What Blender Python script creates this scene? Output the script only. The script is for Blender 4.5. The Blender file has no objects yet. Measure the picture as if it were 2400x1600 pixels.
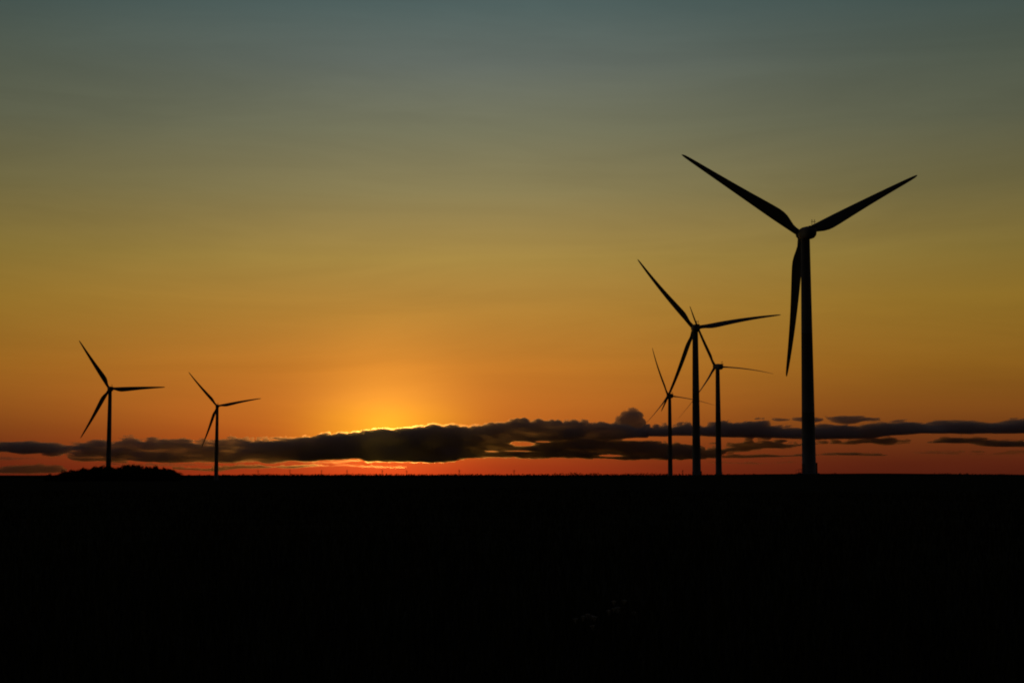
import bpy, bmesh, math, random
import numpy as np
from mathutils import Matrix, Vector, Euler

random.seed(7)
rng = np.random.default_rng(11)
sc = bpy.context.scene
C = sc.collection
R = math.radians

# ------------------------------------------------------------------ camera
F_PX = 3660.0                    # focal length in pixels of a 2400 px wide frame
EYE = 1.7
PITCH = math.atan(313.0 / F_PX)  # horizon 313 px under the middle of the frame
cam_d = bpy.data.cameras.new('camera')
cam_d.sensor_width = 36.0
cam_d.lens = F_PX / 2400.0 * 36.0
cam_d.clip_start = 0.1
cam_d.clip_end = 300000.0
cam = bpy.data.objects.new('camera', cam_d)
C.objects.link(cam)
cam.location = (0, 0, EYE)
cam.rotation_euler = (math.pi / 2 + PITCH, 0, 0)
sc.camera = cam
sc.render.resolution_x, sc.render.resolution_y = 1024, 682
sc.view_settings.view_transform = 'Standard'
sc.view_settings.look = 'None'
sc.view_settings.exposure = 0.0
sc.view_settings.gamma = 1.0
sc.cycles.volume_bounces = 3
sc.cycles.filter_width = 1.9

# ------------------------------------------------------------------ sky
SUN_AZ = math.atan((905 - 1200) / F_PX)      # from +Y, clockwise positive
SUN_EL = R(1.45)
sun_dir = Vector((math.sin(SUN_AZ) * math.cos(SUN_EL), math.cos(SUN_AZ) * math.cos(SUN_EL), math.sin(SUN_EL)))


def lin(c):
    out = []
    for v in c:
        v /= 255.0
        out.append(v / 12.92 if v <= 0.04045 else ((v + 0.055) / 1.055) ** 2.4)
    return out


def elev(y):
    return math.degrees(math.atan((800 - y) / F_PX) + PITCH)


world = bpy.data.worlds.new('World')
sc.world = world
world.use_nodes = True
wn, wl = world.node_tree.nodes, world.node_tree.links
wn.clear()


def N(t, **kw):
    n = wn.new(t)
    for k, v in kw.items():
        setattr(n, k, v)
    return n


def M(op, a, b=None, c=None, clamp=False):
    n = wn.new('ShaderNodeMath')
    n.operation = op
    n.use_clamp = clamp
    for i, v in enumerate((a, b, c)):
        if v is None:
            continue
        if isinstance(v, (int, float)):
            n.inputs[i].default_value = v
        else:
            wl.new(v, n.inputs[i])
    return n.outputs[0]


def ramp(fac, stops):
    n = wn.new('ShaderNodeValToRGB')
    cr = n.color_ramp
    cr.interpolation = 'LINEAR'
    while len(cr.elements) < len(stops):
        cr.elements.new(0.5)
    for e, (p, c) in zip(cr.elements, sorted(stops)):
        e.position = p
        e.color = (c[0], c[1], c[2], 1)
    wl.new(fac, n.inputs[0])
    return n.outputs[0]


def mix(blend, fac, a, b):
    n = wn.new('ShaderNodeMix')
    n.data_type = 'RGBA'
    n.blend_type = blend
    n.clamp_result = False
    n.clamp_factor = False
    if isinstance(fac, (int, float)):
        n.inputs[0].default_value = fac
    else:
        wl.new(fac, n.inputs[0])
    for i, v in ((6, a), (7, b)):
        if isinstance(v, (tuple, list)):
            n.inputs[i].default_value = (*v, 1)
        else:
            wl.new(v, n.inputs[i])
    return n.outputs[2]


EMAX = 40.0
tc = N('ShaderNodeTexCoord')
sep = N('ShaderNodeSeparateXYZ')
wl.new(tc.outputs['Generated'], sep.inputs[0])
X, Y, Z = sep.outputs
e_deg = M('MULTIPLY', M('ARCSINE', Z), 57.29578)
e_fac = M('DIVIDE', M('MAXIMUM', e_deg, 0.0), EMAX, clamp=True)
hor = M('SQRT', M('ADD', M('MULTIPLY', X, X), M('MAXIMUM', M('MULTIPLY', Y, Y), 1e-9)))
caz = M('DIVIDE', M('ADD', M('MULTIPLY', X, math.sin(SUN_AZ)), M('MULTIPLY', Y, math.cos(SUN_AZ))), hor)
saz = M('DIVIDE', M('SUBTRACT', M('MULTIPLY', X, math.cos(SUN_AZ)), M('MULTIPLY', Y, math.sin(SUN_AZ))), hor)
az_sgn = M('MULTIPLY', M('ARCTAN2', saz, caz), 57.29578)
az_deg = M('ABSOLUTE', az_sgn)


def smooth(v, a, b, lo, hi):
    n = wn.new('ShaderNodeMapRange')
    n.interpolation_type = 'SMOOTHSTEP'
    wl.new(v, n.inputs[0])
    for i, q in ((1, a), (2, b), (3, lo), (4, hi)):
        n.inputs[i].default_value = q
    return n.outputs[0]



CENTER = [(1113, (170, 54, 20)), (1098, (168, 58, 22)), (1040, (184, 84, 27)), (985, (192, 102, 33)), (950, (195, 109, 36)), (860, (191, 118, 40)),
          (740, (182, 130, 53)), (610, (167, 136, 67)), (450, (137, 125, 83)), (310, (119, 118, 92)), (150, (99, 107, 99)),
          (10, (80, 97, 95))]
SIDE = [(1113, (80, 29, 15)), (1085, (86, 33, 16)), (1030, (104, 50, 20)), (950, (124, 73, 24)), (860, (133, 90, 27)), (710, (138, 107, 38)),
        (600, (125, 106, 49)), (450, (105, 98, 62)), (300, (87, 90, 71)), (150, (75, 84, 72)), (30, (64, 79, 75))]
up = [(25.0, (57, 66, 78)), (40.0, (44, 46, 62))]
stc = [(elev(y) / EMAX, lin(c)) for y, c in CENTER] + [(e / EMAX, lin(c)) for e, c in up]
sts = [(elev(y) / EMAX, lin(c)) for y, c in SIDE] + [(e / EMAX, lin(c)) for e, c in up]
col_c = ramp(e_fac, stc)
col_s = ramp(e_fac, sts)
# higher up the afterglow lies a little to the right of the hidden sun, and is wider there
az_e = M('DIVIDE', M('SUBTRACT', az_sgn, smooth(e_deg, 3.0, 9.0, 0.0, 3.2)), smooth(e_deg, 0.3, 4.0, 9.4, 12.6))
w = M('MULTIPLY', M('EXPONENT', M('MULTIPLY', M('MULTIPLY', az_e, az_e), -1.0)), smooth(e_deg, 2.0, 6.0, 1.16, 1.04))
base = mix('MIX', w, col_s, col_c)
# the sky opposite the sunset is dark
base = mix('MULTIPLY', 1.0, base, smooth(M('MULTIPLY', caz, hor), -0.9, 0.82, 0.06, 1.0))
# glow round the hidden sun
dot = M('ADD', M('ADD', M('MULTIPLY', X, sun_dir.x), M('MULTIPLY', Y, sun_dir.y)), M('MULTIPLY', Z, sun_dir.z))
th = M('MULTIPLY', M('ARCCOSINE', M('MINIMUM', dot, 1.0)), 57.29578)
th2 = M('MULTIPLY', th, th)
g1 = M('MULTIPLY', M('EXPONENT', M('MULTIPLY', th2, -1 / 2.6 ** 2)), 0.50)
g2 = M('MULTIPLY', M('EXPONENT', M('MULTIPLY', th2, -1 / 0.85 ** 2)), 0.19)
gcol = ramp(e_fac, [(0.0, (0.78, 0.070, 0.010)), (0.5 / EMAX, (0.88, 0.12, 0.013)), (1.2 / EMAX, (1, .54, .010)), (2.2 / EMAX, (1, .53, .020)), (2.9 / EMAX, (1, .46, .04)), (4 / EMAX, (.92, .37, .035))])
glow = mix('MULTIPLY', 1.0, gcol, M('ADD', g1, g2))
sky = mix('ADD', 1.0, base, glow)
# faint veils of high cloud, long and nearly level
mp = N('ShaderNodeMapping')
mp.inputs['Rotation'].default_value = (R(1.0), R(3.5), 0)
mp.inputs['Scale'].default_value = (3.2, 3.2, 24.0)
wl.new(tc.outputs['Generated'], mp.inputs[0])
nz = N('ShaderNodeTexNoise')
nz.inputs['Scale'].default_value = 1.3
nz.inputs['Detail'].default_value = 5.0
nz.inputs['Roughness'].default_value = 0.6
nz.inputs['Distortion'].default_value = 0.6
wl.new(mp.outputs[0], nz.inputs[0])
veil = M('ADD', M('MULTIPLY', nz.outputs[0], 0.34), 0.83)
sky = mix('MULTIPLY', 1.0, sky, veil)
bg = N('ShaderNodeBackground')
bg.inputs[1].default_value = 1.0
wl.new(sky, bg.inputs[0])
wo = N('ShaderNodeOutputWorld')
wl.new(bg.outputs[0], wo.inputs[0])

# ------------------------------------------------------------------ sun (behind the cloud bank)
sd = bpy.data.lights.new('sun', 'SUN')
sd.energy = 0.27
sd.angle = R(0.5)
sd.color = (1.0, 0.49, 0.09)
sun = bpy.data.objects.new('sun', sd)
C.objects.link(sun)
sun.rotation_euler = (-sun_dir).to_track_quat('-Z', 'Y').to_euler()


# ------------------------------------------------------------------ helpers
def ray(px, py):
    """Direction from the eye towards a place in the view, scaled so that y = 1."""
    dx, dy = (px - 1200) / F_PX, (800 - py) / F_PX
    d = np.array([dx, math.cos(PITCH) - dy * math.sin(PITCH), math.sin(PITCH) + dy * math.cos(PITCH)])
    return d / d[1]


def tag(o, label=None, cat=None, group=None, kind=None):
    for k, v in (('label', label), ('category', cat), ('group', group), ('kind', kind)):
        if v:
            o[k] = v
    return o


def empty(name, loc, rz=0.0):
    o = bpy.data.objects.new(name, None)
    C.objects.link(o)
    o.location = loc
    o.rotation_euler = (0, 0, rz)
    o.empty_display_size = 1.0
    return o


def np_mesh(name, verts, faces):
    me = bpy.data.meshes.new(name)
    me.from_pydata([tuple(v) for v in verts], [], [tuple(int(i) for i in f) for f in faces])
    me.update()
    return me


def add(name, me, mat, parent=None, smooth=True):
    o = bpy.data.objects.new(name, me)
    C.objects.link(o)
    if mat and not me.materials:
        me.materials.append(mat)
    if smooth:
        for p in me.polygons:
            p.use_smooth = True
    if parent:
        o.parent = parent
    return o


def bm_mesh(name, bm):
    me = bpy.data.meshes.new(name)
    bm.normal_update()
    bm.to_mesh(me)
    bm.free()
    return me


def bm_box(bm, c, s, mat=None):
    m = Matrix.Translation(c) @ Matrix.Diagonal((*s, 1))
    if mat is not None:
        m = mat @ m
    return bmesh.ops.create_cube(bm, size=1.0, matrix=m)['verts']


def bm_bar(bm, a, b, r, seg=6):
    a, b = Vector(a), Vector(b)
    d = b - a
    m = Matrix.Translation((a + b) / 2) @ d.to_track_quat('Z', 'Y').to_matrix().to_4x4()
    bmesh.ops.create_cone(bm, cap_ends=True, segments=seg, radius1=r, radius2=r, depth=d.length, matrix=m)


def loft(rings, cap=True):
    n = len(rings[0])
    v = [p for r in rings for p in r]
    f = []
    for i in range(len(rings) - 1):
        for j in range(n):
            k = (j + 1) % n
            f.append((i * n + j, i * n + k, (i + 1) * n + k, (i + 1) * n + j))
    if cap:
        f.append(tuple(range(n - 1, -1, -1)))
        f.append(tuple((len(rings) - 1) * n + j for j in range(n)))
    return v, f


def material(name, col1, col2=None, scale=5.0, rough=0.8, spec=0.2, detail=4.0):
    m = bpy.data.materials.new(name)
    m.use_nodes = True
    nt = m.node_tree
    b = nt.nodes['Principled BSDF']
    b.inputs['Roughness'].default_value = rough
    b.inputs['Specular IOR Level'].default_value = spec
    if col2 is None:
        b.inputs['Base Color'].default_value = (*col1, 1)
        return m
    t = nt.nodes.new('ShaderNodeTexCoord')
    n = nt.nodes.new('ShaderNodeTexNoise')
    n.inputs['Scale'].default_value = scale
    n.inputs['Detail'].default_value = detail
    r = nt.nodes.new('ShaderNodeValToRGB')
    r.color_ramp.elements[0].position = 0.35
    r.color_ramp.elements[1].position = 0.65
    r.color_ramp.elements[0].color = (*col1, 1)
    r.color_ramp.elements[1].color = (*col2, 1)
    nt.links.new(t.outputs['Object'], n.inputs['Vector'])
    nt.links.new(n.outputs[0], r.inputs[0])
    nt.links.new(r.outputs[0], b.inputs['Base Color'])
    return m


def volume_material(name, density, albedo, aniso, veil, veil_col):
    """Cloud vapour: a strong forward lobe (gold rims near the sun) and a weak even one (sky light)."""
    m = bpy.data.materials.new(name)
    m.use_nodes = True
    nt = m.node_tree
    nt.nodes.clear()
    v = nt.nodes.new('ShaderNodeVolumePrincipled')
    v.inputs['Color'].default_value = (*albedo, 1)
    v.inputs['Density'].default_value = density
    v.inputs['Anisotropy'].default_value = aniso
    sct = nt.nodes.new('ShaderNodeVolumeScatter')
    sct.inputs['Color'].default_value = (*veil_col, 1)
    sct.inputs['Density'].default_value = veil
    sct.inputs['Anisotropy'].default_value = 0.0
    ad = nt.nodes.new('ShaderNodeAddShader')
    nt.links.new(v.outputs[0], ad.inputs[0])
    nt.links.new(sct.outputs[0], ad.inputs[1])
    o = nt.nodes.new('ShaderNodeOutputMaterial')
    nt.links.new(ad.outputs[0], o.inputs['Volume'])
    return m


MAT = dict(
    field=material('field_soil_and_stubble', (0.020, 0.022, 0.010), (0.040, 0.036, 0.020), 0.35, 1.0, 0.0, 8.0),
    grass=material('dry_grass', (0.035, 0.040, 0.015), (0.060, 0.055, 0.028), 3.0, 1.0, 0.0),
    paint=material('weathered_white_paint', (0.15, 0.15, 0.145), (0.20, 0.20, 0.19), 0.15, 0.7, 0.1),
    steel=material('galvanised_steel', (0.12, 0.12, 0.125), (0.18, 0.18, 0.18), 4.0, 0.7, 0.1),
    concrete=material('concrete', (0.14, 0.135, 0.13), (0.20, 0.19, 0.18), 2.0, 0.9, 0.0),
    leaf=material('leaves', (0.030, 0.045, 0.018), (0.060, 0.075, 0.030), 0.6, 1.0, 0.0),
    bark=material('bark', (0.05, 0.04, 0.03), (0.09, 0.07, 0.05), 3.0, 1.0, 0.0),
    petal=material('pale_petals', (0.36, 0.34, 0.26), (0.44, 0.42, 0.34), 20.0, 0.9, 0.0),
)

# ------------------------------------------------------------------ turbines: where they stand
HUB_H = 79.5
BLADE_R = 48.0
#   hub in view   R px   blade ang  facing  pitch  label
TURB = [
    ((1877.5, 549.5), 338.5, 62.2, 18.5, 12.0, 'nearest and tallest wind turbine, its blades spread in a Y against the sky'),
    ((1627, 769.5), 210.4, 77.7, 7.0, 42.0, 'second tallest wind turbine, left of the tallest one, its low blade crossing a small turbine'),
    ((1676.2, 859), 154.6, 90.6, 23.5, 72.0, 'wind turbine with thin bowed blades standing right behind the second tallest turbine'),
    ((1566.3, 927), 118.5, 95.8, 17.0, 74.0, 'small far wind turbine with hair-thin blades, left edge of the right-hand cluster'),
    ((256.5, 910.8), 132.0, 86.0, 7.6, 14.0, 'wind turbine rising behind the dark copse on the left'),
    ((509.2, 951.5), 103.8, 76.8, 0.5, 32.0, 'smallest wind turbine, on bare ground right of the dark copse'),
]
spots = []
for (hub, rp, al, psi, pit, lab) in TURB:
    D = F_PX * BLADE_R / rp
    d = ray(*hub)
    dd = D / math.hypot(1.0, 0.0)
    ax = d * dd                      # hub centre relative to the eye
    az = math.atan2(d[0], 1.0)
    axis_az = az - R(psi)
    # the tower stands 4.3 m behind the hub along the rotor axis
    tx = ax[0] - 4.3 * math.sin(axis_az)
    ty = ax[1] - 4.3 * math.cos(axis_az)
    hz = ax[2] + EYE - 4.3 * math.sin(R(5))
    spots.append((tx, ty, hz - HUB_H, axis_az))

# ------------------------------------------------------------------ terrain
CTRL = [(s[0], s[1], s[2]) for s in spots]
CTRL += [(x, y, 0.0) for x in (-120, 0, 120) for y in (-60, 0, 60, 150)] + [(0, 0, 0.0), (-200, 500, -0.6), (0, 500, -0.3), (-350, 950, -3.2), (-260, 1000, -3.4), (-300, 700, -1.8),
         (150, 300, 0.5), (320, 450, 1.6), (0, 900, -0.6), (-200, 1300, -4.2), (0, 1400, -4.0), (600, 1100, -1.0), (-800, 900, -3), (800, 600, 0.5),
         (0, 2200, -4.8), (-900, 2200, -5), (900, 2200, -4.5), (0, 3200, -5), (-1500, 3200, -5), (1500, 3200, -5), (0, 8000, -5), (3000, 6000, -5), (-3000, 6000, -5), (0, -2000, -2)]
CT = np.array(CTRL)


def ground_z(x, y):
    x, y = np.asarray(x, float), np.asarray(y, float)
    d2 = (x[..., None] - CT[:, 0]) ** 2 + (y[..., None] - CT[:, 1]) ** 2 + 1.0
    wt = d2 ** -1.5
    z = (wt * CT[:, 2]).sum(-1) / wt.sum(-1)
    r = np.hypot(x, y)
    rough = 0.05 * np.sin(x * 0.9 + np.sin(y * .31) * 2) * np.sin(y * 0.23 + 1.3) + 0.16 * np.sin(x * 0.071 + 2) * np.sin(y * 0.043 + 0.5 + np.sin(x * .021))
    return z + rough * np.clip((r - 6) / 30, 0, 1) * np.clip(6000 / np.maximum(r, 1), 0, 1)


rr = [0.0] + list(np.geomspace(1.5, 90000, 230))
na = 420
aa = np.linspace(0, 2 * math.pi, na, endpoint=False)
gv, gf = [], []
for r in rr[1:]:
    xs, ys = r * np.sin(aa), r * np.cos(aa)
    gv.append(np.stack([xs, ys, ground_z(xs, ys)], 1))
gv = np.concatenate(gv)
gv = np.vstack([gv, [[0, 0, float(ground_z(0.0, 0.0))]]])
nr = len(rr) - 1
for i in range(nr - 1):
    for j in range(na):
        k = (j + 1) % na
        gf.append((i * na + j, (i + 1) * na + j, (i + 1) * na + k, i * na + k))
for j in range(na):
    gf.append((nr * na, j, (j + 1) % na))
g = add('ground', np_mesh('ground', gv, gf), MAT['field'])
tag(g, 'dark flat farmland running out to the horizon', kind='structure')


# ------------------------------------------------------------------ wind turbine
def blade_mesh():
    #        r    chord  LE    thick  twist
    sec = [(1.0, 2.0, -1.0, 2.0, 0), (2.6, 2.0, -1.0, 2.0, 0), (4.0, 2.25, -1.02, 1.75, 10), (5.6, 2.9, -1.05, 1.4, 14), (7.4, 3.6, -1.06, 1.15, 14), (9.2, 3.95, -1.06, .98, 12),
           (11, 3.98, -1.04, .86, 11), (14, 3.75, -1.0, .74, 9), (18, 3.35, -.92, .62, 7), (22, 2.95, -.84, .52, 5), (26, 2.58, -.76, .43, 4), (30, 2.24, -.68, .35, 3), (34, 1.92, -.60, .28, 2),
           (38, 1.60, -.52, .22, 1), (42, 1.28, -.43, .16, .5), (45, 1.0, -.35, .12, 0), (46.8, .74, -.27, .08, 0), (47.6, .46, -.18, .05, 0), (48.0, .12, -.05, .02, 0)]
    n = 18
    rings = []
    for r, c, le, t, tw in sec:
        c, le = c * 1.08, le * 1.08
        round_ = max(0.0, min(1.0, (5.0 - r) / 2.4))
        ring = []
        for j in range(n):
            a = 2 * math.pi * j / n
            u = 0.5 - 0.5 * math.cos(a)             # 0 leading edge, 1 trailing edge
            s = 1 if a < math.pi else -1
            th_air = 5 * 0.2 * (1.4845 * math.sqrt(u) - 0.63 * u - 1.758 * u * u + 1.4215 * u ** 3 - 0.518 * u ** 4) / 0.5
            th_rnd = math.sqrt(max(0, 1 - (2 * u - 1) ** 2))
            h = s * t / 2 * (th_rnd * round_ + min(1.0, th_air) * (1 - round_))
            x, y = le + u * c, h
            cs, sn = math.cos(R(-tw)), math.sin(R(-tw))
            x, y = x * cs - y * sn, x * sn + y * cs
            y += 4.2 * (max(0, r - 4) / 44) ** 2.1     # prebend towards the wind
            ring.append((x, y, r))
        rings.append(ring)
    return np_mesh('blade', *loft(rings))


def tower_mesh():
    rings = []
    n = 40
    hs = [-1.2, 0.0, 0.12, 0.121, 20.0, 20.06, 20.14, 20.2, 46.0, 46.06, 46.14, 46.2, 77.2, 77.3, 77.8]
    for h in hs:
        t = max(0, h) / 78.0
        rad = 2.3 + (1.48 - 2.3) * t ** 1.05
        if h <= 0.12:
            rad += 0.16                              # base flange
        if h in (20.06, 20.14, 46.06, 46.14):
            rad += 0.03                              # bolted joints
        rings.append([(rad * math.cos(2 * math.pi * j / n), rad * math.sin(2 * math.pi * j / n), h) for j in range(n)])
    return np_mesh('tower', *loft(rings))


def nacelle_mesh():
    #      y     half w  half h  zc
    sec = [(2.55, 1.2, 1.25, 0.0), (2.4, 1.5, 1.6, 0.02), (1.6, 1.8, 1.95, 0.05), (0, 1.98, 2.12, 0.05), (-3, 2.0, 2.15, 0.05), (-5.2, 1.95, 2.05, 0.05),
           (-6.4, 1.75, 1.75, 0.12), (-7.1, 1.35, 1.3, 0.2), (-7.4, .7, .7, 0.25)]
    n = 32
    rings = []
    for y, hw, hh, zc in sec:
        ring = []
        for j in range(n):
            a = 2 * math.pi * j / n
            ca, sa = math.cos(a), math.sin(a)
            p = 2 / 2.7
            ring.append((hw * math.copysign(abs(ca) ** p, ca), y, zc + hh * math.copysign(abs(sa) ** p, sa)))
        rings.append(ring)
    return np_mesh('nacelle', *loft(rings))


def spinner_mesh():
    prof = [(-1.7, 1.35), (-1.5, 1.62), (-.6, 1.74), (.5, 1.72), (1.2, 1.5), (1.8, 1.1), (2.2, .62), (2.38, .2)]
    n = 32
    rings = [[(r * math.cos(2 * math.pi * j / n), y, r * math.sin(2 * math.pi * j / n)) for j in range(n)] for y, r in prof]
    return np_mesh('spinner', *loft(rings))


def mast_mesh():
    bm = bmesh.new()
    for x in (-.45, .45):
        bm_bar(bm, (x, 0, 0), (x, 0, 2.1), .075)
    bm_bar(bm, (-.72, 0, 1.6), (.82, 0, 1.6), .085)
    for x in (-.45, .45):
        bm_bar(bm, (x, 0, 2.1), (x, .3, 2.25), .06)
        bmesh.ops.create_icosphere(bm, subdivisions=1, radius=.15, matrix=Matrix.Translation((x, 0, 2.2)))
    bm_bar(bm, (0, 0, 0), (0, -.02, .8), .09)
    return bm_mesh('sensor_mast', bm)


def cooler_mesh():
    bm = bmesh.new()
    bm_box(bm, (0, 0, .2), (2.4, 1.5, .5))
    for i in range(7):
        bm_box(bm, (-1.2 + .4 * i, -.77, .32), (.06, .05, .3))
    bmesh.ops.bevel(bm, geom=[e for e in bm.edges], offset=.03, segments=1, affect='EDGES')
    return bm_mesh('cooler', bm)


def door_mesh():
    bm = bmesh.new()
    bm_box(bm, (0, 0, 1.25), (1.0, .16, 2.4))
    bm_box(bm, (0, .02, 2.6), (1.3, .5, .1))
    for x in (-.56, .56):
        bm_box(bm, (x, 0, 1.25), (.12, .24, 2.5))
    bm_box(bm, (.36, -.11, 1.2), (.05, .07, .25))
    return bm_mesh('door', bm)


def steps_mesh():
    bm = bmesh.new()
    for i in range(4):
        bm_box(bm, (0, -.5 - .32 * i, .42 - .12 * i - .25), (1.5, .31, .06))
    bm_box(bm, (0, .12, .30), (1.6, .9, .08))
    for x in (-.78, .78):
        bm_bar(bm, (x, -1.5, -.1), (x, -.3, .34), .05)
        bm_bar(bm, (x, -.3, .34), (x, -.3, 1.35), .03)
        bm_bar(bm, (x, .5, .34), (x, .5, 1.35), .03)
        bm_bar(bm, (x, -.3, 1.33), (x, .5, 1.33), .03)
        bm_bar(bm, (x, -1.5, .9), (x, -.3, 1.33), .03)
        bm_bar(bm, (x, -1.5, -.2), (x, -1.5, .9), .03)
    return bm_mesh('entry_steps', bm)


def cabinet_mesh():
    bm = bmesh.new()
    bm_box(bm, (0, 0, .1), (1.1, .5, 3.3))
    bmesh.ops.bevel(bm, geom=[e for e in bm.edges], offset=.04, segments=2, affect='EDGES')
    bm_box(bm, (0, 0, 1.8), (1.3, .62, .08))
    bm_box(bm, (.3, .27, .2), (.05, .06, .3))
    return bm_mesh('cable_cabinet', bm)


def plinth_mesh():
    bm = bmesh.new()
    bmesh.ops.create_cone(bm, cap_ends=True, segments=40, radius1=4.6, radius2=3.3, depth=1.0, matrix=Matrix.Translation((0, 0, -.30)))
    return bm_mesh('foundation', bm)


ME = dict(blade=blade_mesh(), tower=tower_mesh(), nacelle=nacelle_mesh(), spinner=spinner_mesh(), mast=mast_mesh(), cooler=cooler_mesh(), door=door_mesh(), steps=steps_mesh(), plinth=plinth_mesh(), cabinet=cabinet_mesh())


def make_turbine(i):
    (hub, rp, al, psi, pit, lab) = TURB[i]
    tx, ty, tz, axis_az = spots[i]
    root = empty('wind_turbine', (tx, ty, tz), -axis_az)
    tag(root, lab, 'wind turbine', 'wind turbines of the wind farm')
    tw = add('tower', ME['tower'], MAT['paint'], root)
    pl = add('foundation', ME['plinth'], MAT['concrete'], root)
    dr = add('door', ME['door'], MAT['steel'], tw, smooth=False)
    da = R(85) + axis_az
    dr.location = (2.2 * math.sin(da + R(180)), 2.2 * math.cos(da + R(180)), .42)
    dr.rotation_euler = (0, 0, -(da + R(180)) + math.pi)
    st = add('entry_steps', ME['steps'], MAT['steel'], root, smooth=False)
    st.location = (3.0 * math.sin(da + R(180)), 3.0 * math.cos(da + R(180)), .14)
    st.rotation_euler = (0, 0, -(da + R(180)) + math.pi)
    cb = add('cable_cabinet', ME['cabinet'], MAT['steel'], root, smooth=False)
    ca = R(95) + axis_az
    cb.location = (2.5 * math.sin(ca), 2.5 * math.cos(ca), 1.75)
    cb.rotation_euler = (0, 0, -ca)
    T = Matrix.Rotation(R(5), 4, 'X')
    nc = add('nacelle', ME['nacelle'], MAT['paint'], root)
    nc.matrix_local = Matrix.Translation((0, 0, HUB_H)) @ T
    ms = add('sensor_mast', ME['mast'], MAT['steel'], nc, smooth=False)
    ms.location = (0.5, -6.5, 1.9)
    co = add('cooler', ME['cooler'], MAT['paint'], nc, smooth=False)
    co.location = (.45, -6.2, 1.72)
    hubM = Matrix.Translation((0, 0, HUB_H)) @ T @ Matrix.Translation((0, 4.3, 0))
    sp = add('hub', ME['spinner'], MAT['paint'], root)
    sp.matrix_local = hubM
    for k in range(3):
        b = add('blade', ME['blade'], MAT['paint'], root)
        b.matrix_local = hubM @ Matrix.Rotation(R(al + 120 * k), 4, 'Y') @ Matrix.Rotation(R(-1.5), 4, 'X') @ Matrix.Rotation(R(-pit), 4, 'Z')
    return root


for i in range(len(TURB)):
    make_turbine(i)

# ------------------------------------------------------------------ copse of low trees on the left
def crown_mesh(seed, leaves=1500):
    r = np.random.default_rng(seed)
    # unit tree: height 1, width about 1
    nb = 7
    cs = np.stack([r.uniform(-.30, .30, nb), r.uniform(-.30, .30, nb), r.uniform(.28, .80, nb)], 1)
    rad = r.uniform(.20, .34, nb) * (1.15 - cs[:, 2] * .35)
    cs[:, 2] = np.minimum(cs[:, 2], 1.0 - rad)
    k = r.integers(0, nb, leaves)
    d = r.normal(size=(leaves, 3))
    d /= np.linalg.norm(d, axis=1)[:, None]
    p = cs[k] + d * (rad[k] * r.uniform(.15, 1.0, leaves) ** .5)[:, None]
    p[:, 2] = np.maximum(p[:, 2], .06)
    v, f = [], []
    for i in range(leaves):
        a = r.normal(size=3)
        a /= np.linalg.norm(a)
        b = np.cross(a, r.normal(size=3))
        b /= np.linalg.norm(b)
        s = r.uniform(.022, .055)
        q = p[i]
        n0 = len(v)
        v += [q - a * s, q + b * s * .55, q + a * s, q - b * s * .55]
        f.append((n0, n0 + 1, n0 + 2, n0 + 3))
    return np_mesh('crown', v, f)


def trunk_mesh(seed):
    r = random.Random(seed)
    bm = bmesh.new()
    bmesh.ops.create_cone(bm, cap_ends=True, segments=8, radius1=.04, radius2=.018, depth=.62, matrix=Matrix.Translation((0, 0, .25)))
    for i in range(5):
        a = r.uniform(0, 6.28)
        z = r.uniform(.2, .45)
        bm_bar(bm, (0, 0, z), (.25 * math.cos(a), .25 * math.sin(a), z + r.uniform(.15, .3)), .012, 5)
    return bm_mesh('trunk', bm)


crowns = [crown_mesh(s) for s in range(6)]
trunks = [trunk_mesh(s) for s in range(3)]
PROF = [(92, 1113), (104, 1110), (112, 1108.5), (121, 1111), (132, 1112), (141, 1108.5), (150, 1107), (157, 1100), (166, 1099.5), (180, 1101), (200, 1095.5), (215, 1092.5), (230, 1091),
        (245, 1090), (262, 1090), (285, 1089), (300, 1089.5), (311, 1086.5), (322, 1087.5), (332, 1091), (343, 1090.5), (349, 1096), (357, 1091), (370, 1091.5), (380, 1094), (391, 1093.5),
        (398, 1098), (408, 1100), (416, 1102), (421, 1107), (426, 1112)]
px_, py_ = np.array(PROF).T
n_tree = 0
COPSE_D = 1000.0


def place_tree(px, D, htop, wid):
    global n_tree
    d = ray(px, 1113)
    x, y = d[0] * D, D
    z = float(ground_z(x, y))
    h = htop - z + .2
    if h < 1.5:
        return
    t = empty('tree', (x, y, z - .2), random.uniform(0, 6.28))
    tag(t, 'bushy tree in the low dark copse left of centre-left, under the turbine', 'tree', 'trees of the dark copse on the left')
    c = add('crown', crowns[n_tree % 6], MAT['leaf'], t, smooth=False)
    c.scale = (wid, wid, h)
    k = add('trunk', trunks[n_tree % 3], MAT['bark'], t, smooth=False)
    k.scale = (h, h, h)
    n_tree += 1


for row, (dD, step, drop) in enumerate(((0, 9.0, 0.0), (14, 13.0, .2), (-12, 12.0, 1.2))):
    px = 110 + row * 4.0
    while px < 419:
        D = COPSE_D + dD + random.uniform(-3, 3)
        ytop = float(np.interp(px, px_, py_))
        top = EYE + (1113 - ytop) * D / F_PX - random.uniform(-.2, .55) - drop
        place_tree(px, D, top + .25, random.uniform(5.6, 9.0) if px > 150 else 4.4)
        px += step * random.uniform(.85, 1.15)

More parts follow.
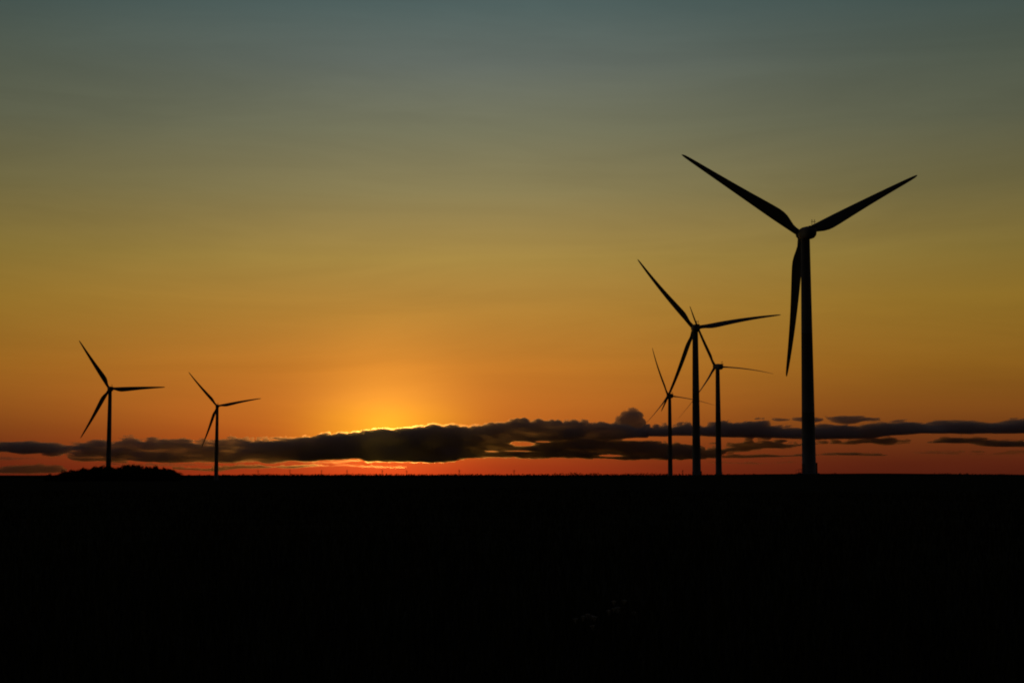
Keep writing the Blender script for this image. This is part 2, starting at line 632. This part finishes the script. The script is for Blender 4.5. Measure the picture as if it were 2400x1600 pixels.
# ------------------------------------------------------------------ far woodland on the skyline: one mass
SKY = [(-1600, 1112), (0, 1113.6), (100, 1113.4), (430, 1112), (500, 1110.8), (560, 1110), (650, 1109.3), (740, 1110.3), (800, 1109.3), (900, 1109.3), (950, 1110.2), (1060, 1109.2), (1160, 1109.8),
       (1200, 1109), (1290, 1109), (1335, 1107.6), (1350, 1106.4), (1362, 1108.8), (1378, 1108), (1388, 1106), (1396, 1106.4), (1402, 1109.4), (1450, 1108.8), (1500, 1107.3), (1560, 1108.3),
       (1640, 1109.8), (1700, 1109.8), (1840, 1109.6), (1900, 1107.8), (2000, 1109.8), (2130, 1110.6), (2200, 1107.8), (2250, 1107.3), (2300, 1109.6), (2335, 1108.6), (2400, 1111), (4000, 1111)]
sx_, sy_ = np.array(SKY).T
v, f = [], []
px = -1500.0
while px < 3900:
    D = rng.uniform(2750, 3050)
    d = ray(px, 1113)
    x, y = d[0] * D, D
    z = float(ground_z(x, y))
    top = EYE + (1113 - float(np.interp(px, sx_, sy_))) * D / F_PX + rng.uniform(-1.3, .9)
    h = max(3.0, top - z)
    wd = rng.uniform(3.0, 5.0)
    nl = 34
    dirs = rng.normal(size=(nl, 3))
    dirs /= np.linalg.norm(dirs, axis=1)[:, None]
    pts = np.array([x, y, z + h * .52]) + dirs * np.array([wd, wd, h * .48]) * rng.uniform(.35, 1, nl)[:, None]
    for q in pts:
        a = rng.normal(size=3)
        a /= np.linalg.norm(a)
        b = np.cross(a, rng.normal(size=3))
        b /= np.linalg.norm(b)
        s = rng.uniform(.6, 1.5)
        n0 = len(v)
        v += [q - a * s, q + b * s * .7, q + a * s, q - b * s * .7]
        f.append((n0, n0 + 1, n0 + 2, n0 + 3))
    px += rng.uniform(2.2, 4.6)
wood = add('distant_woodland', np_mesh('distant_woodland', v, f), MAT['leaf'], smooth=False)
tag(wood, 'thin dark line of woodland along the far horizon', 'woodland', kind='stuff')

# ------------------------------------------------------------------ power pylons far beyond the wood
PYL_D = 6200.0


def pylon_meshes():
    bm = bmesh.new()
    H = 27.0
    lv = [0, 5, 9.5, 13.5, 17, 20, 23, 25.5]
    hw = lambda z: 2.6 * (1 - z / H) ** 1.1 + .35
    cor = lambda z: [Vector((sx * hw(z), sy * hw(z), z)) for sx, sy in ((1, 1), (-1, 1), (-1, -1), (1, -1))]
    for a, b in zip(lv, lv[1:]):
        A, B = cor(a), cor(b)
        for j in range(4):
            k = (j + 1) % 4
            bm_bar(bm, A[j], B[j], .17, 4)
            bm_bar(bm, A[j], B[k], .10, 4)
            bm_bar(bm, A[k], B[j], .10, 4)
            bm_bar(bm, B[j], B[k], .10, 4)
    bm_bar(bm, (0, 0, 25), (0, 0, 28.5), .2, 5)
    mast = bm_mesh('lattice_mast', bm)
    bm = bmesh.new()
    for s in (-1, 1):
        bm_bar(bm, (0, 0, .8), (s * 4.2, 0, 0), .13, 4)
        bm_bar(bm, (0, 0, -.2), (s * 4.2, 0, 0), .16, 4)
        bm_bar(bm, (s * 4.2, 0, 0), (s * 4.2, 0, -1.4), .12, 5)
    return mast, bm_mesh('crossarm', bm)


pm, pa = pylon_meshes()
PX = [(604.7, 1.0), (679.4, 1.02), (753.5, .98), (813, 1.0), (895.9, 1.04), (953, .98), (1076.4, 1.06), (1205, 1.0), (1600, 1.0)]
PWHERE = ['first of the row from the left', 'second of the row from the left', 'third of the row from the left', 'fourth from the left, under the bright streak',
          'fifth of the row, below the hidden sun', 'sixth of the row, just right of the sun glow', 'seventh of the row, past a wide gap', 'eighth of the row, left of the bumpy trees', 'last one, between the turbine towers on the right']
for (px, s), wh in zip(PX, PWHERE):
    d = ray(px, 1113)
    D = PYL_D / s
    x, y = d[0] * D, D
    t = empty('power_pylon', (x, y, float(ground_z(x, y))), R(12))
    tag(t, 'tiny far pylon, ' + wh, 'pylon', 'power pylons on the far horizon')
    add('lattice_mast', pm, MAT['steel'], t, smooth=False)
    for z in (18.0, 21.5, 25.0):
        a = add('crossarm', pa, MAT['steel'], t, smooth=False)
        a.location = (0, 0, z)
        k = 1.0 if z != 21.5 else 1.25
        a.scale = (k, 1, 1)

# ------------------------------------------------------------------ grass in the foreground
nbl = 60000
az_ = rng.uniform(-R(34), R(34), nbl)
r_ = np.exp(rng.uniform(math.log(7), math.log(170), nbl))
cl = rng.normal(size=nbl) * .0
x_ = r_ * np.sin(az_)
y_ = r_ * np.cos(az_)
patch = np.sin(x_ * .7 + np.sin(y_ * .4)) * np.sin(y_ * .5 + 1) + np.sin(x_ * .13 + 2) * np.sin(y_ * .09)
h_ = (.16 + .10 * patch + rng.uniform(0, .22, nbl)).clip(.06, .7)
z_ = ground_z(x_, y_)
wd = .004 + .00035 * r_
ang = rng.uniform(0, 2 * math.pi, nbl)
lean = rng.uniform(.05, .45, nbl) * h_
la = rng.uniform(0, 2 * math.pi, nbl)
bx_, by_ = np.cos(ang) * wd, np.sin(ang) * wd
base1 = np.stack([x_ - bx_, y_ - by_, z_ - .02], 1)
base2 = np.stack([x_ + bx_, y_ + by_, z_ - .02], 1)
mid1 = np.stack([x_ - bx_ * .7 + lean * .35 * np.cos(la), y_ - by_ * .7 + lean * .35 * np.sin(la), z_ + h_ * .6], 1)
mid2 = np.stack([x_ + bx_ * .7 + lean * .35 * np.cos(la), y_ + by_ * .7 + lean * .35 * np.sin(la), z_ + h_ * .6], 1)
tip = np.stack([x_ + lean * np.cos(la), y_ + lean * np.sin(la), z_ + h_], 1)
gv = np.stack([base1, base2, mid2, mid1, tip], 1).reshape(-1, 3)
ix = np.arange(nbl) * 5
me = bpy.data.meshes.new('grass')
me.vertices.add(len(gv))
me.vertices.foreach_set('co', gv.ravel())
loops = np.stack([ix, ix + 1, ix + 2, ix + 3, ix + 3, ix + 2, ix + 4], 1).ravel()
me.loops.add(len(loops))
me.loops.foreach_set('vertex_index', loops.astype(np.int32))
me.polygons.add(nbl * 2)
st_ = np.stack([np.arange(nbl) * 7, np.arange(nbl) * 7 + 4], 1).ravel()
me.polygons.foreach_set('loop_start', st_.astype(np.int32))
me.update(calc_edges=True)
me.validate()
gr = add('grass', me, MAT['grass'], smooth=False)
tag(gr, 'rough dark grass covering the field in the foreground', 'grass', kind='stuff')


# two flowering weeds that just catch the light
def weed(px, py, label):
    d = ray(px, py)
    D = -EYE / d[2]
    x, y = d[0] * D, D
    t = empty('flowering_weed', (x, y, float(ground_z(x, y))))
    tag(t, label, 'wild plant', 'flowering weeds in the dark grass')
    bm = bmesh.new()
    heads = []
    for i in range(7):
        a = random.uniform(0, 6.28)
        e = Vector((.2 * math.cos(a) * random.uniform(.3, 1), .2 * math.sin(a) * random.uniform(.3, 1), random.uniform(.26, .40)))
        bm_bar(bm, (0, 0, 0), e * .55 + Vector((0, 0, .03)), .006, 5)
        bm_bar(bm, e * .55 + Vector((0, 0, .03)), e, .004, 5)
        heads.append(e)
    add('stem', bm_mesh('stem', bm), MAT['grass'], t, smooth=False)
    for e in heads:
        bm = bmesh.new()
        for k in range(14):
            a, q = random.uniform(0, 6.28), random.uniform(0, .028)
            bmesh.ops.create_icosphere(bm, subdivisions=1, radius=.006, matrix=Matrix.Translation((q * math.cos(a), q * math.sin(a), .02 - q * .2)))
            bm_bar(bm, (0, 0, -.03), (q * math.cos(a), q * math.sin(a), .02 - q * .2), .002, 3)
        h = add('flower_head', bm_mesh('flower_head', bm), MAT['petal'], t, smooth=False)
        h.location = e


weed(1462, 1512, 'larger pale-flowered weed standing in the dark foreground grass, right of centre')
weed(1386, 1548, 'smaller pale-flowered weed in the foreground grass, nearer the bottom edge')

# ------------------------------------------------------------------ clouds: closed bodies of lit vapour, far beyond the wind farm
CLOUD_D = 40000.0


def fbm1(x, seed, scale, octs=5, gain=.55):
    r = np.random.default_rng(seed)
    out = np.zeros_like(x)
    amp, tot = 1.0, 0.0
    for o in range(octs):
        tab = r.uniform(-1, 1, 4096)
        q = x / scale + 1000.0
        i = np.floor(q).astype(int)
        t = q - i
        t = t * t * (3 - 2 * t)
        out += amp * (tab[i % 4096] * (1 - t) + tab[(i + 1) % 4096] * t)
        tot += amp
        amp *= gain
        scale /= 2.03
    return out / tot


def fbm2(x, y, seed, sx, sy, octs=4, gain=.55):
    r = np.random.default_rng(seed)
    out = np.zeros(np.broadcast(x, y).shape)
    amp, tot = 1.0, 0.0
    for o in range(octs):
        tab = r.uniform(-1, 1, (256, 256))
        u, w_ = x / sx + 500.0, y / sy + 500.0
        i, j = np.floor(u).astype(int), np.floor(w_).astype(int)
        a, b = u - i, w_ - j
        a, b = a * a * (3 - 2 * a), b * b * (3 - 2 * b)
        g_ = lambda p, q: tab[p % 256, q % 256]
        out = out + amp * ((g_(i, j) * (1 - a) + g_(i + 1, j) * a) * (1 - b) + (g_(i, j + 1) * (1 - a) + g_(i + 1, j + 1) * a) * b)
        tot += amp
        amp *= gain
        sx /= 2.03
        sy /= 2.03
    return out / tot


def cloud(name, label, top, bot, thick, mat, wt=14.0, wb=9.0, lump=3.0, ragged=1.5, holes=(), seed=0, D=CLOUD_D, gx=2.6, gy=1.3, endw=14.0, break_=0.0, pw=1.15, tear=((0, .8),), kind='stuff'):
    """A cloud with its own height, length and depth. top / bot: its edges; thick: depth in metres."""
    tx_, ty_ = np.array(top, float).T
    bx__, by__ = np.array(bot, float).T
    x0, x1 = tx_.min(), tx_.max()
    xs = np.arange(x0, x1 + gx, gx)
    xw = xs + fbm1(xs, seed + 77, 30) * 3
    t = np.interp(xw, tx_, ty_)
    b = np.interp(xw, bx__, by__)
    # cumulus heads: rounded upward bumps with sharp creases
    n1 = np.abs(fbm1(xs, seed, 24, 2))
    n2 = np.abs(fbm1(xs, seed + 5, 9, 2))
    tear_x, tear_a = np.array(tear, float).T
    lump = lump * np.clip(.16 + .84 * np.interp(xs, tear_x, tear_a), 0, 1.1)
    t = t + lump * (.9 - 2.6 * np.sqrt(n1)) * .55 + lump * .45 * (.8 - 2.2 * np.sqrt(n2)) * .6 + fbm1(xs, seed + 9, 13, 3, .7) * 2.4 * min(1.0, wt / 8)
    b = b + fbm1(xs, seed + 31, 40, 5, .6) * ragged
    ys = np.arange(min(ty_.min(), t.min()) - 4, max(by__.max(), b.max()) + 4, gy)
    XX, YY = np.meshgrid(xs, ys, indexing='ij')
    ta = np.interp(xs, tear_x, tear_a)[:, None]
    jit = fbm2(XX, YY, seed + 3, 15, 9, 4, .75) * (5.5 + 2.6 * ta) * min(1.0, wt / 6)
    dt = (YY - t[:, None]) + jit + (fbm2(XX, YY, seed + 17, 46, 6.0, 6, .65) + .12) * 11.0 * ta
    db = (b[:, None] - YY) + fbm2(XX, YY, seed + 4, 40, 5, 5, .65) * ragged * 1.8
    ft = np.clip(dt / wt, -1, 1)
    fb = np.clip(db / wb, -1, 1)
    fe = np.clip(np.minimum(XX - x0, x1 - XX) / endw, 0, 1) if endw > 0 else 1.0
    f_ = np.minimum(np.where(ft > 0, np.abs(ft) ** pw, ft), np.where(fb > 0, np.abs(fb) ** .8, fb)) * fe
    for (hx, hy, rx, ry, s) in holes:
        q = np.sqrt(((XX - hx) / rx) ** 2 + ((YY - hy) / ry) ** 2) + fbm2(XX, YY, seed + 8, 14, 5, 3) * .35
        f_ = np.minimum(f_, np.clip((q - 1) * s, -1, 1))
    f_ = f_ - break_ * np.minimum(ta, 1.2) * np.clip(fbm2(XX, YY, seed + 13, 60, 8, 5, .6) + .05, 0, 1) * 1.8
    f_ = f_ * (1 + (.2 + .2 * ta) * fbm2(XX, YY, seed + 6, 46, 22, 4))
    T = np.clip(f_, 0, None) * thick * np.clip(1.18 - .39 * ta, .55, 1.18)
    keep = T > 0
    # world positions
    dx, dy = (XX - 1200) / F_PX, (800 - YY) / F_PX
    yy = math.cos(PITCH) - dy * math.sin(PITCH)
    zz = math.sin(PITCH) + dy * math.cos(PITCH)
    wx, wz = dx / yy * D, zz / yy * D + EYE
    mid = D + fbm2(XX, YY, seed + 21, 120, 60, 3) * thick * .35 + (XX - 1200) * .4
    front, back = mid - T * .5, mid + T * .5
    nx, ny = XX.shape
    cell = keep[:-1, :-1] | keep[1:, :-1] | keep[:-1, 1:] | keep[1:, 1:]
    used = np.zeros_like(keep)
    used[:-1, :-1] |= cell
    used[1:, :-1] |= cell
    used[:-1, 1:] |= cell
    used[1:, 1:] |= cell
    fi = -np.ones(XX.shape, int)
    bi = -np.ones(XX.shape, int)
    uu = np.argwhere(used)
    verts = []
    for (i, j) in uu:
        fi[i, j] = len(verts)
        verts.append((wx[i, j], front[i, j], wz[i, j]))
        if keep[i, j] and 0 < i < nx - 1 and 0 < j < ny - 1:
            bi[i, j] = len(verts)
            verts.append((wx[i, j], back[i, j], wz[i, j]))
        else:
            bi[i, j] = fi[i, j]
            verts[-1] = (wx[i, j], mid[i, j], wz[i, j])
    faces = []
    for (i, j) in np.argwhere(cell):
        q = ((i, j), (i, j + 1), (i + 1, j + 1), (i + 1, j))
        fr = [fi[p] for p in q]
        bk = [bi[p] for p in reversed(q)]
        if len(set(fr) & set(bk)) == 4:
            continue
        faces.append(fr)
        faces.append(bk)
    o = add(name, np_mesh(name, verts, faces), mat, smooth=False)
    tag(o, label, 'cloud', kind=kind)
    return o


V_DENSE = volume_material('dense_cloud', .0022, (.78, .42, .30), .968, .0023, (1.0, .87, .95))
V_THIN = volume_material('thin_cloud', .0018, (.78, .42, .30), .98, .0018, (1.0, .87, .93))

MAIN_TOP = [(160, 1071), (172, 1066), (185, 1058), (196, 1046), (210, 1041), (230, 1034), (256, 1034), (277, 1030), (300, 1028), (320, 1031), (345, 1033), (380, 1034), (425, 1032), (440, 1028), (470, 1028),
            (495, 1032), (520, 1034), (545, 1032), (565, 1031), (590, 1029), (620, 1029), (650, 1031), (680, 1026), (700, 1024), (715, 1020), (735, 1023), (755, 1015), (775, 1012), (778, 1018), (800, 1013), (820, 1013),
            (850, 1010), (875, 1003), (905, 1001), (922, 1004), (945, 1000), (975, 996), (990, 999), (1005, 993), (1018, 991), (1035, 996), (1050, 993), (1070, 994), (1090, 998), (1110, 995), (1135, 993), (1160, 992),
            (1180, 987), (1200, 984), (1230, 982), (1260, 984), (1300, 984), (1345, 986), (1400, 986), (1430, 990), (1450, 992), (1490, 994), (1505, 1000), (1515, 1012), (1520, 1030), (1560, 1032), (1577, 1039), (1621, 1042),
            (1650, 1042), (1690, 1046), (1713, 1042), (1747, 1036), (1756, 1032), (1781, 1036), (1795, 1031), (1809, 1036), (1864, 1038), (1915, 1037), (1966, 1033), (2004, 1031), (2055, 1030), (2106, 1035), (2145, 1036)]
MAIN_BOT = [(160, 1074), (185, 1080), (245, 1082), (300, 1082), (360, 1085), (420, 1084), (480, 1084), (560, 1084), (693, 1083), (760, 1081), (800, 1076), (850, 1077), (862, 1083), (920, 1084), (1000, 1084), (1040, 1083),
            (1066, 1080), (1080, 1074), (1130, 1072), (1250, 1072), (1300, 1071), (1350, 1073), (1380, 1076), (1420, 1075), (1480, 1077), (1575, 1078), (1644, 1076), (1690, 1072), (1705, 1058), (1747, 1057), (1800, 1052),
            (1850, 1050), (1876, 1046), (1927, 1041), (1978, 1040), (2055, 1038), (2088, 1041), (2145, 1038)]
cloud('cloud_bank', 'long dark bank of cloud hiding the sun, its top edge lit gold', MAIN_TOP, MAIN_BOT, 1950, V_DENSE, wt=8, wb=4, lump=8.0, break_=.5, ragged=2.6, seed=3, pw=1.7, tear=((160, 1.6), (560, 1.3), (690, .5), (770, .05), (1060, .05), (1130, .7), (1400, .8), (1530, .6), (1700, 1.5), (2150, 1.5)),
      holes=[(1222, 1039, 25, 5.0, 1.6), (1272, 1034, 16, 1.4, 1.5), (1152, 1057, 13, 1.0, 1.2), (1215, 1056.5, 28, .9, 1.2), (1432, 1067, 22, 2.0, 1.2), (1500, 1029, 34, 3.5, 1.5), (1560, 1028, 40, 5, 1.5)])
cloud('cloud_bank', 'dark ragged cloud bank reaching in from the right edge', [(1496, 1016), (1504, 1010), (1517, 1001), (1529, 999), (1543, 997), (1556, 998), (1575, 999), (1589, 996), (1621, 997), (1655, 996), (1667, 991), (1678, 988),
      (1694, 987), (1706, 991), (1719, 991), (1735, 988), (1752, 989), (1765, 985), (1781, 983), (1795, 986), (1802, 993), (1808, 1003), (1830, 1005), (1851, 1005), (1910, 1005), (1953, 1001), (1966, 996), (1990, 999), (2019, 998), (2055, 995), (2070, 995),
      (2101, 993), (2124, 988), (2137, 992), (2178, 996), (2188, 991), (2206, 985), (2218, 984), (2234, 987), (2259, 987), (2285, 985), (2310, 987), (2361, 991), (2387, 982), (2450, 980), (2700, 990), (3000, 1004)],
      [(1496, 1023), (1529, 1022), (1559, 1021), (1579, 1020), (1609, 1021), (1667, 1023), (1735, 1024), (1804, 1027), (1902, 1029), (1978, 1028), (2055, 1026), (2093, 1020), (2132, 1018), (2183, 1015), (2285, 1014), (2412, 1013), (2700, 1014), (3000, 1010)],
      2600, V_DENSE, wt=5, wb=4, lump=6.0, ragged=1.5, seed=40, tear=((1500, .6), (1800, 1.2), (2100, 1.0), (2400, .5)))
cloud('cloud', 'round soft cloud turret standing up from the bank', [(1440, 992), (1446, 980), (1452, 973), (1462, 966), (1480, 960), (1494, 963), (1504, 970), (1511, 981), (1516, 996), (1518, 1012)],
      [(1440, 1000), (1450, 1003), (1470, 1012), (1500, 1020), (1518, 1016)], 1900, V_THIN, wt=13, wb=8, lump=7.0, ragged=1, seed=60, endw=4, D=41500)
cloud('cloud', 'flat dark cloud at the left edge, above the copse', [(-400, 1040), (-60, 1040), (0, 1042), (22, 1043), (55, 1038), (70, 1037), (105, 1038), (120, 1042), (145, 1041), (160, 1044), (185, 1043), (210, 1042), (228, 1045)],
      [(-400, 1060), (-60, 1060), (0, 1059), (48, 1060), (60, 1066), (90, 1064), (126, 1062), (138, 1072), (146, 1069), (165, 1063), (182, 1056), (228, 1048)], 2000, V_DENSE, wt=4, wb=4, lump=4.0, ragged=1.6, seed=80, break_=.15, D=40600)
cloud('cloud', 'thin reddish cloud low on the left horizon', [(-300, 1096), (0, 1097), (26, 1097), (45, 1092), (64, 1089), (89, 1089), (108, 1087), (128, 1091), (147, 1091), (156, 1096), (170, 1104)], [(-300, 1110), (0, 1109), (100, 1110), (150, 1108), (170, 1105)],
      900, V_THIN, wt=6, wb=4, lump=1.6, ragged=1, seed=100)
cloud('cloud', 'torn strip of thin cloud under the bank, left of the sun', [(405, 1095), (450, 1096), (480, 1098), (520, 1094), (560, 1090), (600, 1090), (636, 1090), (642, 1094), (648, 1090), (700, 1089), (760, 1089), (775, 1089)],
      [(405, 1099), (450, 1101), (480, 1103), (520, 1104), (560, 1098), (600, 1098), (636, 1096), (642, 1095), (648, 1096), (680, 1097), (730, 1094), (775, 1091)], 1200, V_THIN, wt=3, wb=2.5, lump=1.2, ragged=1, seed=120, break_=.1, gx=2, gy=.9)
cloud('cloud', 'bright orange streak of thin cloud just above the horizon, below the sun', [(700, 1094), (735, 1092), (770, 1088), (815, 1086), (850, 1089), (900, 1091), (945, 1093), (962, 1095)],
      [(700, 1096), (735, 1095), (770, 1093), (815, 1092), (850, 1095), (900, 1096), (945, 1098), (962, 1097)], 34, V_THIN, wt=3, wb=2, lump=.8, ragged=.8, seed=140, gx=2, gy=.8)
cloud('cloud', 'small bright torn shreds at the underside of the bank', [(620, 1084), (690, 1081), (730, 1081), (790, 1079), (815, 1074), (850, 1074), (860, 1077)],
      [(620, 1087), (690, 1086), (730, 1086), (790, 1085), (815, 1083), (850, 1081), (860, 1079)], 80, V_THIN, wt=2.5, wb=2.5, lump=1.2, ragged=1.4, seed=150, gx=2, gy=.8, break_=.35, D=38000)
cloud('cloud', 'thin dark streak of cloud crossing the tallest tower, low down', [(1686, 1066), (1742, 1063), (1800, 1065), (1876, 1065), (1915, 1064), (1966, 1061), (2004, 1061), (2030, 1064), (2086, 1065)],
      [(1686, 1073), (1742, 1073), (1800, 1071), (1870, 1069), (1966, 1066), (2030, 1067.5), (2086, 1067)], 1300, V_THIN, wt=2.5, wb=2.5, lump=1, ragged=.8, seed=160, gx=2, gy=.9)
cloud('cloud', 'flat dark cloud low at the right edge, below the bank', [(2180, 1035), (2208, 1031), (2221, 1025), (2249, 1022), (2285, 1023), (2310, 1024), (2328, 1030), (2361, 1031), (2412, 1032), (2700, 1034)],
      [(2180, 1037), (2221, 1037), (2285, 1037), (2310, 1039), (2330, 1045), (2361, 1046), (2412, 1046), (2700, 1044)], 1900, V_THIN, wt=4, wb=3, lump=1.6, ragged=1, seed=180)
cloud('cloud', 'wedge-shaped wisp of cloud above the right bank', [(1938, 971), (1958, 975), (1978, 972), (2004, 975), (2030, 978), (2075, 982)], [(1938, 975), (1953, 982), (1968, 989), (1989, 994), (2009, 991), (2030, 986), (2075, 984)],
      1500, V_THIN, wt=3, wb=3, lump=1.6, ragged=1.2, seed=200, gx=2, gy=.9)
cloud('cloud', 'small dark wisp just behind the tallest tower', [(1858, 980), (1880, 979), (1905, 980), (1938, 981)], [(1858, 984), (1880, 986), (1905, 990), (1938, 984)], 1300, V_THIN, wt=2.5, wb=2.5, lump=1.4, ragged=1, seed=210, gx=2, gy=.9)
cloud('cloud', 'tiny dark wisp left of the tallest tower', [(1815, 978), (1830, 978), (1858, 981)], [(1815, 982), (1830, 985), (1858, 984)], 1200, V_THIN, wt=2, wb=2, lump=1, ragged=.8, seed=220, gx=2, gy=.9, endw=8)

# faint streaks that fill the red gaps at both ends
cloud('cloud', 'long faint streak of cloud low on the right, over the field edge', [(2140, 1060), (2200, 1057), (2290, 1059), (2400, 1056), (2700, 1060)], [(2140, 1061), (2200, 1063), (2290, 1065), (2400, 1064), (2700, 1063)],
      330, V_THIN, wt=3, wb=3, lump=1, ragged=1.2, seed=240, gx=2, gy=.9, endw=40, break_=.3)
cloud('cloud', 'faint streak of cloud between the left copse and the smallest turbine', [(205, 1086), (300, 1087), (400, 1088), (520, 1088)], [(205, 1087), (300, 1091), (400, 1092), (520, 1090)],
      300, V_THIN, wt=3, wb=2.5, lump=1, ragged=1.2, seed=250, gx=2, gy=.9, endw=30, break_=.3, D=39000)
cloud('cloud', 'faint streak of cloud at the far left, over the reddish cloud', [(-300, 1074), (0, 1073), (70, 1071), (150, 1076)], [(-300, 1079), (0, 1079), (70, 1077), (150, 1077)],
      300, V_THIN, wt=3.5, wb=3, lump=1, ragged=1.2, seed=260, gx=2, gy=.9, endw=30, break_=.3, D=39000)
cloud('cloud', 'faint streak of cloud low down between the right-hand towers', [(1655, 1083), (1720, 1081), (1800, 1082), (1890, 1083)], [(1655, 1084), (1720, 1087), (1800, 1087), (1890, 1084)],
      280, V_THIN, wt=3, wb=3, lump=1, ragged=1.2, seed=270, gx=2, gy=.9, endw=30, break_=.3)
